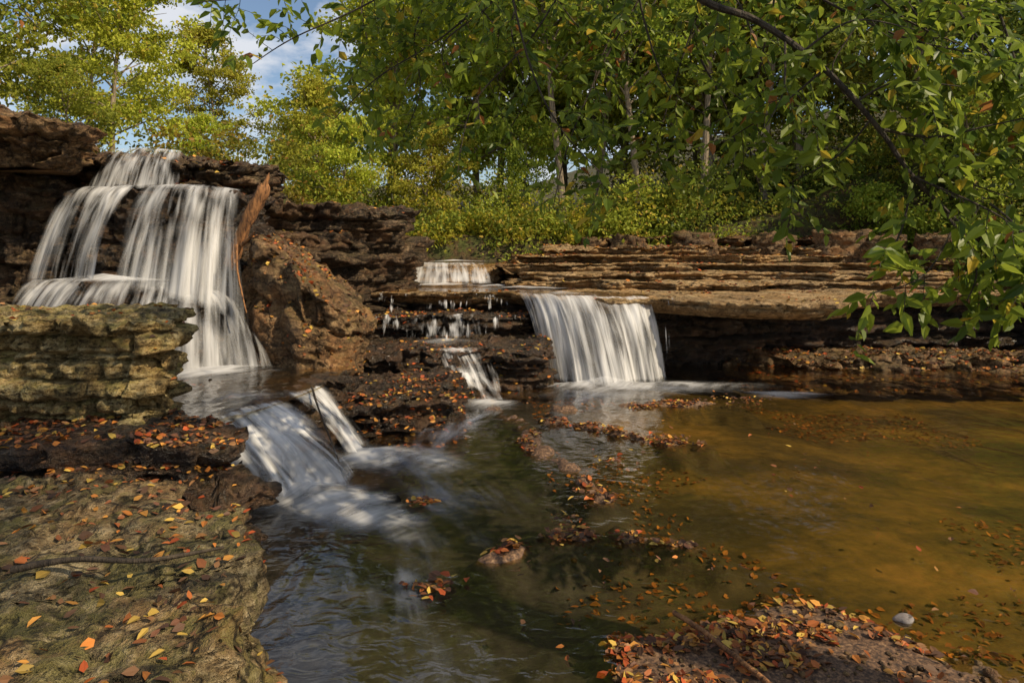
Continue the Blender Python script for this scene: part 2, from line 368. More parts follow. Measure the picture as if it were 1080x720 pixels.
def bedz(x,y):
    q=P3(x.ravel(),y.ravel(),3)
    z=-.22+(fbm(q*.9,4)*.07+fbm(q*4,3)*.015).reshape(x.shape)
    wx=x+(fbm(q*2.1,3)*.28).reshape(x.shape); wy=y+(fbm(q*2.1+31,3)*.28).reshape(x.shape); dm=np.full(x.shape,9.)
    for (ax,ay),(bx,by) in RIDGE:
        t=np.clip(((wx-ax)*(bx-ax)+(wy-ay)*(by-ay))/((bx-ax)**2+(by-ay)**2),0,1); dm=np.minimum(dm,np.hypot(wx-ax-t*(bx-ax),wy-ay-t*(by-ay)))
    n=(fbm(q*5+9,4)).reshape(x.shape)
    z=np.maximum(z,-.2+(.2+.12*n)*np.clip(1.25-dm/.24,0,1)**.7)
    d=np.hypot((x-1.45)*.74,(y-3.3)*.8)+(fbm(q*2.2,4)*.36).reshape(x.shape)
    z=np.maximum(z,-.2+.225*S(1.15,.6,d)+.02*n)
    z=np.maximum(z,-.2+.8*S(2.3,1.,y))
    return z-.3*S(2.5,5,x)*S(5,8,y)
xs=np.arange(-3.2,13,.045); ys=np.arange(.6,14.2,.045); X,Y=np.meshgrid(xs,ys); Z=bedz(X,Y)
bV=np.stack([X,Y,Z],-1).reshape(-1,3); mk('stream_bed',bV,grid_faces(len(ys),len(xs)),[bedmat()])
def sheet(name,outline,z,mat):
    me=bpy.data.meshes.new(name); me.from_pydata([(a,b,z) for a,b in outline],[],[list(range(len(outline)))]); me.materials.append(mat)
    ob=bpy.data.objects.new(name,me); scene.collection.objects.link(ob); return ob
sheet('pool_water',[(-3.2,.5),(13,.5),(13,14.5),(-3.2,14.5)],0.,M_water)
sheet('plunge_pool_water',[(-7.9,6.05),(-2.75,6.1),(-2.5,6.5),(-2.3,7.1),(-2.15,7.8),(-2.2,10.6),(-7.9,10.6)],.625,M_water)
sheet('shelf_water',[(-2.4,13.5),(.2,13.2),(.6,12.4),(1.2,11.95),(1.8,11.85),(2.4,11.95),(2.5,12.6),(1.,14.2),(0,16.5),(-2.4,16.5)],1.355,M_water)
sheet('upstream_water',[(-2.8,16.2),(-.5,16.4),(0,18),(-.2,24),(-4,24)],1.83,M_water)

# ------------------------------------------------------------ rocks
fg,V,F=rock('foreground_rock',[(-6,.6),(-1.3,.6),(-1.1,1.6),(-1.0,2.3),(-1.14,2.8),(-1.06,3.25),(-1.4,3.6),(-1.8,4.05),(-2.2,4.35),(-3.4,4.45),(-6,4.4)],-.4,.76,M_fg,amp=.12,layer=.22,res=.028,zres=.018,topamp=.05,seed=3,center=(-2.6,2.6),cell=.45,rings=90,under=-.16)
litter((V,F),190,(.03,.065),.0,1); litter((V,F),45,(.035,.075),-1,2)
b,V,F=rock('layered_rock_block',[(-7,5.5),(-4.2,5.6),(-3.1,5.5),(-2.8,5.75),(-2.9,6.2),(-3.6,7.3),(-7,7.4)],.7,1.6,M_blk,amp=.12,layer=.11,res=.03,zres=.016,topamp=.07,seed=11,center=(-4.6,6.4),cell=.3)
litter((V,F),25,(.04,.07),.1,4)
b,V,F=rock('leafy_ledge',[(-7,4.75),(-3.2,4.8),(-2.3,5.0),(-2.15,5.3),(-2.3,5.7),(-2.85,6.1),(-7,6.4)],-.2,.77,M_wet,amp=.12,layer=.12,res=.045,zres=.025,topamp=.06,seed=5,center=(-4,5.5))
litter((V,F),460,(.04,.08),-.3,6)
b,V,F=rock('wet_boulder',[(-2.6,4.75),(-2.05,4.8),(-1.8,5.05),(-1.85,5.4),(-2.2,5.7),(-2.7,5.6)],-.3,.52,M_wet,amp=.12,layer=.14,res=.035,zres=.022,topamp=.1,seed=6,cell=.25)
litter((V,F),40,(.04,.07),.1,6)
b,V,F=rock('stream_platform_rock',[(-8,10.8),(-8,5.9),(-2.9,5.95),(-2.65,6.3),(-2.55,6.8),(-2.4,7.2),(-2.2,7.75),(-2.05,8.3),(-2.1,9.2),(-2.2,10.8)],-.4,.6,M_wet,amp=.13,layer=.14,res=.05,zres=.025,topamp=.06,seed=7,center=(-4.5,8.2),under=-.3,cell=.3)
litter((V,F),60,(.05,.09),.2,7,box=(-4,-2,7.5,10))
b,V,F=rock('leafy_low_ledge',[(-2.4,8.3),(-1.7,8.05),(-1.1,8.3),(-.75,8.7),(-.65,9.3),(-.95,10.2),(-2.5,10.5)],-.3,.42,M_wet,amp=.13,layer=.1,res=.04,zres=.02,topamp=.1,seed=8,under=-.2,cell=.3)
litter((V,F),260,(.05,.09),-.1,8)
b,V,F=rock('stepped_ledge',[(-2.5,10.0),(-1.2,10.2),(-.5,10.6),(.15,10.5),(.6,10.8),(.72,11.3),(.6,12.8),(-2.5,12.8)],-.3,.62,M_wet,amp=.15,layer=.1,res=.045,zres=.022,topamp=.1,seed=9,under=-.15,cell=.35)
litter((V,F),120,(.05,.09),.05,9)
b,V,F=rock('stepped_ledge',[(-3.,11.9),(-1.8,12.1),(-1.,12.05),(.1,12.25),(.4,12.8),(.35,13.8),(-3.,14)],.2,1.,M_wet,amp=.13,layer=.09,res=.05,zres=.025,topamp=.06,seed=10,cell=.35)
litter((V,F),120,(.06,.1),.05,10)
b,V,F=rock('rock_shelf',[(-2.8,13.3),(-.2,13.35),(.25,12.8),(.6,12.15),(1.15,11.75),(1.8,11.65),(2.4,11.75),(2.75,11.3),(3.5,10.75),(4.3,10.5),(5.1,10.5),(5.7,11.),(5.9,12),(7.5,13),(13,13.6),(13,18.5),(-2.8,18.5)],1.05,1.34,M_sun,amp=.11,layer=.085,res=.045,zres=.018,topamp=.035,seed=12,under=.35,center=(3,15),cell=.8)
litter((V,F),30,(.06,.1),.1,12)
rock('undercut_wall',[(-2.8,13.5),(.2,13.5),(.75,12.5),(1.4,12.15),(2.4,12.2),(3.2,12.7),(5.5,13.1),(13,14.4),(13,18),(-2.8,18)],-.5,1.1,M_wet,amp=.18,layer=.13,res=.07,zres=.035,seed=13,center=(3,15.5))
b,V,F=rock('bank_ledge',[(4.0,12.8),(5.5,12.4),(8,12.3),(13,11.7),(13,15),(4.2,15)],-.4,.2,M_boul,amp=.2,layer=.1,res=.05,zres=.025,topamp=.12,seed=14,under=-.3)
litter((V,F),170,(.06,.11),-.2,14)
tz=[(14.0,1.49,-.2,12),(14.9,1.66,.1,12),(15.9,1.83,-.4,12),(17.1,2.02,.0,12),(18.2,2.22,.8,13),(19.0,2.5,2.,13)]
for i,(yy,zt,xl,xr) in enumerate(tz):
    R=np.random.default_rng(50+i); xx=np.linspace(xl,xr,22); fr=[(x,yy+R.uniform(-.45,.45)+.2*math.sin(x*1.1+i*2)) for x in xx]
    b,V,F=rock('rock_terrace',fr+[(xr,21),(xl,21)],zt-.24,zt,M_sun if i<5 else M_boul,amp=.15,layer=.12,res=.05,zres=.018,topamp=.03+.05*(i>3),seed=20+i,center=((xl+xr)/2,19.8),cell=.9,under=.3)
    litter((V,F),(22 if i<3 else 90),(.07,.12),.1,30+i)
b,V,F=rock('rock_terrace',[(-4.5,16.),(-2.3,16.),(-.7,16.15),(-.2,17),(-.2,22),(-4.5,22)],1.2,1.8,M_sun,amp=.12,layer=.1,res=.07,zres=.03,seed=29)
for i,(bx,by,r) in enumerate([(8.6,17.9,.55),(9.6,17.4,.4),(5.0,19.0,.5),(3.2,18.8,.4),(2.3,19.2,.3),(7.1,18.7,.45),(10.6,16.6,.5)]):
    R=np.random.default_rng(300+i); th=np.linspace(0,6.28,9)[:-1]; rr=r*R.uniform(.75,1.2,8)
    rock('bank_boulder',[(bx+a*math.cos(t)*1.4,by+a*math.sin(t)) for a,t in zip(rr,th)],1.7,2.3+r*.6,M_boul,amp=.1,layer=.3,res=.06,zres=.05,topamp=.1,seed=300+i)
# left cliff
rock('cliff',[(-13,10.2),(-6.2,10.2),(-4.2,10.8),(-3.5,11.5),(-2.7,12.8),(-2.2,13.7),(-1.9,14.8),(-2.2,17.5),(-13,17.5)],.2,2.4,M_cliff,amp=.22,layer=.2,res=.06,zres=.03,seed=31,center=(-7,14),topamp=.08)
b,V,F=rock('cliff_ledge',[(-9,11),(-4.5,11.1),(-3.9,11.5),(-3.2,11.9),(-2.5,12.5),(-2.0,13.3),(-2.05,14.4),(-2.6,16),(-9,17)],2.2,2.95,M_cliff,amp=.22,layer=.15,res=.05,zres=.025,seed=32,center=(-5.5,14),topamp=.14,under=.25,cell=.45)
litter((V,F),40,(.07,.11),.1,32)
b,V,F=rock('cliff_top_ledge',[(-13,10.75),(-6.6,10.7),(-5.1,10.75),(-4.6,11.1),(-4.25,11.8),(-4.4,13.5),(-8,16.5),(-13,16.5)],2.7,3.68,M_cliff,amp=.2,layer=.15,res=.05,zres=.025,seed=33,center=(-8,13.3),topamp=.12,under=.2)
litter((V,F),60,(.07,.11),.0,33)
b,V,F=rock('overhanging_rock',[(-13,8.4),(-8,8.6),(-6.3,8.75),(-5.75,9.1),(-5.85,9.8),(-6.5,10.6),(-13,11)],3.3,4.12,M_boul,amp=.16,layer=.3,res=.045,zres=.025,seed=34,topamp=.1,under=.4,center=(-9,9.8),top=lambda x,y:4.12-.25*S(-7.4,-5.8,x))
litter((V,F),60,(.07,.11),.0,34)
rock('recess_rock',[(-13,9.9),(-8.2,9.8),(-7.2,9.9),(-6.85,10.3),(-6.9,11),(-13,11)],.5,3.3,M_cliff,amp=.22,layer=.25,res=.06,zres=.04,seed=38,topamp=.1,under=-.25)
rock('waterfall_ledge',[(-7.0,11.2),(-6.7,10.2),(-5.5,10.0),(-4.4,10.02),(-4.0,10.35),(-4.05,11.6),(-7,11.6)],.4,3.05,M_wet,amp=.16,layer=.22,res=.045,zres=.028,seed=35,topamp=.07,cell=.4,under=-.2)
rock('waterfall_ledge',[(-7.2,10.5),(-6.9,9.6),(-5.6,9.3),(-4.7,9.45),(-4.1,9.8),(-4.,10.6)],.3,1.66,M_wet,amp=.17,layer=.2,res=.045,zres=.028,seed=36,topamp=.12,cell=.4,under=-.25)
b,V,F=rock('leaning_boulder',[(-3.95,9.9),(-3.5,9.3),(-3.1,9.15),(-2.8,8.85),(-2.45,8.95),(-2.2,9.25),(-2.15,10.2),(-2.6,11.),(-3.9,11.)],.4,1.9,M_boul,amp=.12,layer=.6,res=.035,zres=.025,seed=37,topamp=.1,top=lambda x,y:2.42-.6*np.clip(x+3.75,0,3)**1.15,cell=1.2,fine=.4)
litter((V,F),110,(.05,.1),-.05,37,nz=.4)
R=np.random.default_rng(77)
zb=bV[:,2]
k=np.where((zb>-.03)&(bV[:,0]<4.5)&(bV[:,1]>1.8)&(bV[:,1]<4.85)&(bV[:,0]>.2))[0]; ch=R.choice(k,9000); pp=bV[ch]+R.uniform(-.03,.03,(len(ch),3))*np.array([1,1,0]); pp=pp[fbm(pp*3.1+8,3)+R.uniform(-.35,.35,len(pp))>-.05]; addlit(pp,np.tile([0,0,1.],(len(pp),1)),(.025,.08),R)
k=np.where((zb>-.012)&(bV[:,0]>-1)&(bV[:,0]<4.5)&(bV[:,1]>4.85))[0]; ch=R.choice(k,1700); pp=bV[ch]+R.uniform(-.05,.05,(len(ch),3))*np.array([1,1,0]); pp[:,2]=np.maximum(pp[:,2],.0); m=fbm(pp*1.7+4,3)>-.05; pp=pp[m]; addlit(pp,np.tile([0,0,1.],(len(pp),1)),(.04,.08),R)
for cx,cy,r,c in [(-.77,5.85,.1,45),(-.52,4.4,.14,60),(1.75,7.8,.22,70),(3.3,9.8,.4,60),(.72,6.05,.16,50),(.45,5.5,.12,25),(1.0,7.0,.15,30)]:
    q=np.stack([R.normal(cx,r*.6,c),R.normal(cy,r*.5,c),np.full(c,.005)+R.uniform(0,.03,c)],1); addlit(q,np.tile([0,0,1.],(c,1)),(.04,.08),R)
q=np.stack([R.uniform(.3,7,9000),R.uniform(3,11,9000),np.zeros(9000)],1); m=fbm(q*.7+9,3)>.18; q=q[m]
q[:,2]=bedz(q[:,0],q[:,1]); k=q[:,2]<-.03; q=q[k]
addlit(q,np.tile([0,0,1.],(len(q),1)),(.03,.07),R,np.array([[.45,.2,.04],[.36,.14,.035],[.25,.1,.03]]))
q=np.stack([R.normal(1.8,1.2,300),R.uniform(3.4,10,300),np.full(300,.004)],1); m=(fbm(q*.9+2,3)>.08)&(q[:,0]>0); q=q[m]; addlit(q,np.tile([0,0,1.],(len(q),1)),(.03,.07),R)
bm=bmesh.new()
k=np.where((zb>-.05)&(bV[:,0]>.2)&(bV[:,0]<4.5)&(bV[:,1]>1.8)&(bV[:,1]<5.5))[0]
for i in R.choice(k,700):
    c=bV[i]; r=abs(R.normal(.006,.01))+.005
    mtx=bmesh.ops.create_icosphere(bm,subdivisions=1,radius=r)
    sc=R.uniform(.6,1.4,3)*np.array([1,1,.6])
    for v in mtx['verts']: v.co=Vector((c[0]+v.co.x*sc[0],c[1]+v.co.y*sc[1],c[2]+v.co.z*sc[2]+r*.2))
me=bpy.data.meshes.new('gravel'); bm.to_mesh(me); bm.free()
for p in me.polygons: p.use_smooth=True
me.materials.append(M_boul); ob=bpy.data.objects.new('gravel',me); scene.collection.objects.link(ob)
M_pale=rockmat('pale_stone',(.12,.12,.12),(.24,.24,.24),(.38,.38,.39),(.2,.19,.18),.2,bump=.4,bd=.01)
zz=float(bedz(np.array([2.32]),np.array([4.05]))[0])
bm=bmesh.new(); bmesh.ops.create_icosphere(bm,subdivisions=3,radius=1)
for v in bm.verts:
    n=.15*math.sin(v.co.x*3+1)+.12*math.cos(v.co.y*4); v.co=Vector((2.32+v.co.x*.065*(1+n),4.05+v.co.y*.045*(1+n),max(zz,-.01)+.01+v.co.z*.03*(1+n)))
me=bpy.data.meshes.new('pale_stone'); bm.to_mesh(me); bm.free()
for p in me.polygons: p.use_smooth=True
me.materials.append(M_pale); ob=bpy.data.objects.new('pale_stone',me); scene.collection.objects.link(ob)
V,F=tube(smooth_path([(.95,4.0,.07),(1.05,3.75,.1),(1.15,3.55,.09),(1.25,3.3,.09)],14),[.014]*14,6,rough=.2); mk('fallen_stick',V,F,[M_log])
V,F=tube(smooth_path([(-2.2,3.0,.79),(-1.95,3.06,.81),(-1.65,3.04,.81),(-1.35,3.2,.8)],14)*1.0,np.linspace(.016,.007,14),6,rough=.25); mk('fallen_stick',V,F,[M_bark_near])
V,F=tube(smooth_path([(-2.2,7.5,.68),(-2.0,7.1,.5),(-1.75,6.75,.2),(-1.6,6.5,.02)],12),np.linspace(.013,.006,12),6,rough=.2); mk('fallen_stick',V,F,[M_bark_near])

# ------------------------------------------------------------ waterfalls
def polyres(pts,n):
    pts=np.asarray(pts,float); s=np.r_[0,np.cumsum(np.linalg.norm(np.diff(pts,axis=0),axis=1))]; t=np.linspace(0,s[-1],n)
    return np.stack([np.interp(t,s,pts[:,i]) for i in range(3)],1),t
def fall(name,crest,base,mat,seed=0,fold=.05,nv=26,parent=None,pow_=2.,edge=.12):
    n=max(20,int(np.linalg.norm(np.array(crest[0])-np.array(crest[-1]))/.02))
    C,s=polyres(crest,n); B,_=polyres(base,n)
    t=np.linspace(0,1,nv)[:,None]
    B=B+np.stack([fbm(P3(s*2,seed),3)*.1,fbm(P3(s*3,seed+5),3)*.2,fbm(P3(s*2.5,seed+9),3)*.05],1)
    C=C+np.stack([0*s,fbm(P3(s*3,seed+2),3)*.06,fbm(P3(s*3,seed+12),3)*.03],1)
    tt=t+0*s[None]; zt=tt**pow_
    G=C[None]+(B-C)[None]*tt[...,None]
    G[...,2]=C[None,:,2]+(B-C)[None,:,2]*zt
    u=np.broadcast_to(s,(nv,n)); q=P3((u*3.5).ravel(),(t*1.2+0*u).ravel(),seed*2.)
    f=(fbm(q,3).reshape(nv,n))*fold*np.sqrt(t)*1.6+np.abs(fbm(q*np.array([3,1,1]),2)).reshape(nv,n)*fold*.5
    D=(B-C)[:,:2]; D/=np.linalg.norm(D,axis=1)[:,None]+1e-6
    G[...,0]+=D[None,:,0]*f; G[...,1]+=D[None,:,1]*f
    w=s[-1]; e=np.clip(np.minimum(s,w-s)/edge+.25*fbm(P3(s*5,seed),2),0,1)
    a=np.broadcast_to(e,(nv,n))*np.clip(t/.06+.15,0,1)*np.clip((1-t)/.05+.5,0,1)
    uv=np.stack([u+seed*3.3,np.broadcast_to(t*2,u.shape)],-1).reshape(-1,2)
    ob=mk(name,G.reshape(-1,3),grid_faces(nv,n),[mat],uv=uv,alpha=a.ravel())
    if parent: ob.parent=parent
    return ob
def empty(name):
    e=bpy.data.objects.new(name,None); scene.collection.objects.link(e); return e
def foam(name,cx,cy,z,rx,ry,seed,parent=None,mat=None,ang=0.,pw=1.2,amt=1.,hump=.05):
    nr,nt_=16,56; r=np.linspace(0.01,1,nr)[:,None]; th=np.linspace(0,2*np.pi,nt_,endpoint=False)[None]
    wob=1+.25*vnoise(P3(np.cos(th[0])*1.5+seed,np.sin(th[0])*1.5,seed)); lx=rx*r*np.cos(th)*wob; ly=ry*r*np.sin(th)*wob
    ca,sa=math.cos(ang),math.sin(ang); X=cx+lx*ca-ly*sa; Y=cy+lx*sa+ly*ca
    Z=z+hump*(1-r)**2+.0*X
    a=np.broadcast_to((1-r)**pw*1.6*amt,X.shape)
    uv=np.stack([X+seed,Y],-1)
    ob=mk(name,np.stack([X,Y,Z],-1).reshape(-1,3),grid_faces(nr,nt_,True),[mat or M_foam],uv=uv.reshape(-1,2),alpha=np.clip(a,0,1).ravel())
    if parent: ob.parent=parent
W1=empty('tall_waterfall')
c=[(-6.35,10.95,3.78),(-5.8,10.85,3.8),(-5.15,10.85,3.76)]; bs=[(-6.5,10.3,3.08),(-5.8,10.2,3.08),(-4.85,10.2,3.1)]
fall('top_tier',c,bs,M_fall_thin,1,parent=W1); fall('top_tier_veil',c,bs,M_fall_thin,2,.08,parent=W1)
c=[(-6.6,10.3,3.1),(-6.1,10.15,3.12),(-5.45,10.1,3.14)]; bs=[(-6.75,9.5,1.72),(-6.2,9.2,1.74),(-5.5,9.1,1.74)]
fall('middle_left',c,bs,M_fall_soft,3,.09,40,parent=W1,edge=.2); fall('middle_left_veil',c,bs,M_fall_thin,4,.14,40,parent=W1)
c=[(-5.35,10.1,3.14),(-5.1,10.1,3.14),(-4.5,10.1,3.12),(-4.05,10.45,3.08)]; bs=[(-5.5,9.25,1.7),(-5.0,9.15,1.6),(-4.5,9.15,1.5),(-3.8,9.5,1.2)]
fall('middle_right',c,bs,M_fall_soft,23,.1,40,parent=W1,edge=.15); fall('middle_right_veil',c,bs,M_fall_thin,24,.14,40,parent=W1,edge=.2)
c=[(-5.1,10.1,3.12),(-4.5,10.1,3.12),(-4.05,10.45,3.08)]; bs=[(-4.9,8.75,.62),(-4.1,8.8,.62),(-3.4,9.2,.62)]
fall('side_tier',c,bs,M_fall_thin,5,.1,44,parent=W1,edge=.3)
c=[(-6.8,9.75,1.76),(-6,9.5,1.78),(-5.1,9.45,1.78)]; bs=[(-6.9,8.9,.62),(-6,8.55,.62),(-5.0,8.5,.62)]
fall('lower_left',c,bs,M_fall_soft,6,.1,36,parent=W1)
c=[(-5.2,9.5,1.75),(-4.75,9.5,1.72),(-4.2,9.75,1.6),(-3.95,9.85,1.4)]; bs=[(-5.1,8.7,.62),(-4.6,8.7,.62),(-3.9,8.75,.62),(-3.1,9.0,.62)]
fall('lower_right',c,bs,M_fall_soft,7,.12,36,parent=W1,edge=.2); fall('lower_right_veil',c,bs,M_fall_thin,27,.16,36,parent=W1)
foam('landing_foam',-5.6,9.35,1.76,1.15,.4,1,W1,hump=.1,amt=1.3); foam('base_foam',-4.0,8.5,.66,1.2,.6,2,W1,amt=1.2); foam('base_foam_b',-3.6,8.75,.66,.8,.4,3,W1)
W2=empty('small_cascade')
c=[(-3.0,6.1,.63),(-2.75,6.45,.645),(-2.55,6.85,.65),(-2.45,7.1,.64)]; bs=[(-2.5,5.65,.02),(-2.0,5.85,.02),(-1.65,6.3,.02),(-1.65,6.8,.02)]
fall('cascade_near',c,bs,M_fall,8,.12,24,parent=W2,pow_=1.4,edge=.12); fall('cascade_near_veil',c,bs,M_fall_thin,9,.18,24,parent=W2,pow_=1.2,edge=.15)
c=[(-2.45,7.25,.64),(-2.32,7.5,.645),(-2.2,7.85,.63)]; bs=[(-1.75,7.0,.02),(-1.6,7.25,.02),(-1.5,7.65,.02)]
fall('cascade_far',c,bs,M_fall,18,.09,24,parent=W2,pow_=1.3,edge=.1); fall('cascade_far_veil',c,bs,M_fall_thin,19,.14,24,parent=W2,pow_=1.2)
foam('foam_a',-1.8,6.05,.02,.8,.5,4,W2,ang=-.5,amt=1.6,hump=.12); foam('foam_b',-1.25,5.75,.015,.95,.45,5,W2,ang=-.6,amt=1.4); foam('foam_c',-1.45,7.2,.015,.6,.5,6,W2,amt=1.1,hump=.08); foam('foam_e',-.9,7.0,.015,.9,.45,26,W2,amt=.7,ang=-.5)
foam('foam_d',-2.85,7.0,.66,.5,.9,7,W2,amt=.45)
W3=empty('wide_waterfall')
c=[(.05,13.1,1.37),(.36,12.5,1.38),(.75,12.1,1.38),(1.2,11.95,1.38),(1.7,11.87,1.38),(2.1,11.92,1.37),(2.4,12.0,1.36)]; bs=[(.6,11.9,.02),(.66,11.45,.02),(.85,11.05,.02),(1.3,10.8,.02),(1.8,10.85,.02),(2.25,11.1,.02),(2.6,11.4,.02)]
fall('curtain',c,bs,M_fall,10,.08,34,parent=W3,edge=.05,pow_=1.8); fall('curtain_b',c,bs,M_fall_soft,11,.12,34,parent=W3,edge=.3,pow_=1.7)
fall('thin_streams',[(2.3,11.85,1.36),(2.9,11.35,1.36)],[(2.4,11.35,.02),(2.9,11.05,.02)],M_fall_drip,12,.02,20,parent=W3,edge=.02)
foam('base_foam',1.5,10.9,.02,1.2,.5,8,W3,amt=1.5,hump=.15); foam('base_foam_b',2.5,10.9,.018,1.9,.5,9,W3,amt=.7); foam('base_foam_c',1.6,10.5,.015,1.6,.7,10,W3,amt=.6)
foam('crest_foam',.9,12.5,1.375,.9,.5,11,W3,amt=.5)
W4=empty('stepped_cascade')
fall('step_a',[(-1.8,12.3,1.02),(-1.3,12.2,1.03),(-.6,12.25,1.03)],[(-1.8,11.7,.66),(-1.3,11.6,.66),(-.5,11.7,.66)],M_fall_thin,13,.04,14,parent=W4)
fall('step_b',[(-1.25,10.5,.66),(-.85,10.65,.67),(-.35,10.8,.66)],[(-1.05,9.9,.3),(-.6,10.0,.25),(-.1,10.2,.02)],M_fall_thin,14,.07,18,parent=W4,pow_=1.3)
fall('step_b2',[(-1.15,10.5,.66),(-.6,10.7,.66)],[(-.95,9.8,.3),(-.35,10.0,.05)],M_fall,34,.07,18,parent=W4,pow_=1.3)
fall('step_c',[(-.85,10.05,.38),(-.4,10.15,.38)],[(-.6,9.5,.02),(-.05,9.7,.02)],M_fall_thin,15,.04,14,parent=W4,pow_=1.3)
foam('step_foam',-.35,9.65,.02,.6,.35,12,W4,amt=.9); foam('step_foam_b',-1.1,11.2,.68,.6,.7,13,W4,amt=.5); foam('step_foam_c',-.9,10.3,.66,.4,.35,18,W4,amt=.7)
fall('trickles',[(-2.6,13.3,1.36),(-1.2,13.25,1.36),(-.1,13.3,1.36)],[(-2.6,12.9,1.0),(-1.2,12.85,1.0),(-.1,12.95,1.0)],M_fall_drip,16,.02,12,parent=W4,edge=.02)
fall('trickles_b',[(-2.5,12.05,1.02),(-1.2,12.0,1.02),(.1,12.1,1.02)],[(-2.5,11.7,.62),(-1.2,11.7,.62),(.1,11.8,.62)],M_fall_drip,17,.02,12,parent=W4,edge=.02)
fall('trickles_c',[(-2.4,10.05,.62),(-1.4,10.2,.62)],[(-2.4,9.8,.4),(-1.4,9.95,.4)],M_fall_drip,37,.02,12,parent=W4,edge=.02)
W5=empty('upper_cascade')
fall('steps',[(-2.6,16.2,1.86),(-1.6,16.1,1.87),(-.6,16.3,1.86)],[(-2.6,15.2,1.4),(-1.6,15.1,1.4),(-.4,15.3,1.4)],M_fall,18,.06,16,parent=W5)
foam('foam_a',-1.5,15.1,1.4,1.2,.5,14,W5); foam('foam_b',.2,14.2,1.38,1.3,.35,15,W5,amt=1.1); foam('foam_c',-1.5,17.5,1.87,1.2,1.,16,W5,amt=.8); foam('foam_d',-.3,14.8,1.38,1.,.4,17,W5,amt=.8)
def streak(name,path,wid,seed,amt):
    p=smooth_path(path,50); T=np.gradient(p,axis=0); T/=np.linalg.norm(T,axis=1)[:,None]; n_=np.stack([-T[:,1],T[:,0],0*T[:,0]],1)
    k=24; v=np.linspace(-1,1,k)[None]; G=p[:,None]+n_[:,None]*(v*wid)[...,None]
    l=np.linspace(0,1,50)[:,None]; a=(1-np.abs(v))**.8*np.clip(l/.12,0,1)*np.clip((1-l)/.5,0,1)*amt
    uv=np.stack([np.broadcast_to(v*wid*1.+seed,a.shape),np.broadcast_to(l*5,a.shape)],-1)
    mk(name,G.reshape(-1,3),grid_faces(50,k),[M_sky_streak],uv=uv.reshape(-1,2),alpha=np.clip(a,0,1).ravel())
streak('sky_tinted_foam',[(-1.6,6.2,.008),(-1.0,5.2,.008),(-.7,4.2,.008),(-.4,3.,.008)],.75,1,1.2)
streak('sky_tinted_foam',[(-1.5,7.6,.012),(-.9,6.8,.012),(-.4,5.8,.012),(.1,4.4,.012)],.7,5,1.2)
streak('sky_tinted_foam',[(2.2,10.8,.01),(3.5,10.4,.01),(5,10.2,.01),(7,9.8,.01)],.4,9,1.3)
streak('sky_tinted_foam',[(-.3,9.5,.014),(-.7,8.6,.014),(-.8,7.4,.014),(-.5,6.,.014)],.6,11,1.2)
streak('sky_tinted_foam',[(1.2,10.6,.016),(.9,9.8,.016),(.7,9.0,.016),(.9,8.2,.016)],.7,15,1.)

# ------------------------------------------------------------ log
E=empty('broken_log')
V,F=tube(smooth_path([(-3.95,9.7,1.9),(-3.88,9.66,2.25),(-3.66,9.6,2.7),(-3.44,9.6,3.12)],22),np.linspace(.065,.1,22)*np.r_[np.ones(19),.9,.6,.15],11,rough=.22); o=mk('trunk',V,F,[M_log]); o.parent=E
V,F=tube(smooth_path([(-3.8,9.6,2.25),(-3.65,9.5,2.35),(-3.55,9.42,2.42)],6),np.linspace(.035,.012,6),6,rough=.1); o=mk('stub',V,F,[M_log]); o.parent=E
V,F=tube([(-3.5,9.58,3.0),(-3.42,9.56,3.2),(-3.4,9.56,3.26)],[.05,.025,.003],5,rough=.2); o=mk('splinter',V,F,[M_log]); o.parent=E
V,F=tube(smooth_path([(-3.75,9.3,2.25),(-3.7,9.2,1.9),(-3.6,9.1,1.6),(-3.5,9.0,1.35)],14),np.linspace(.018,.008,14),6,rough=.2); mk('fallen_stick',V,F,[M_log])

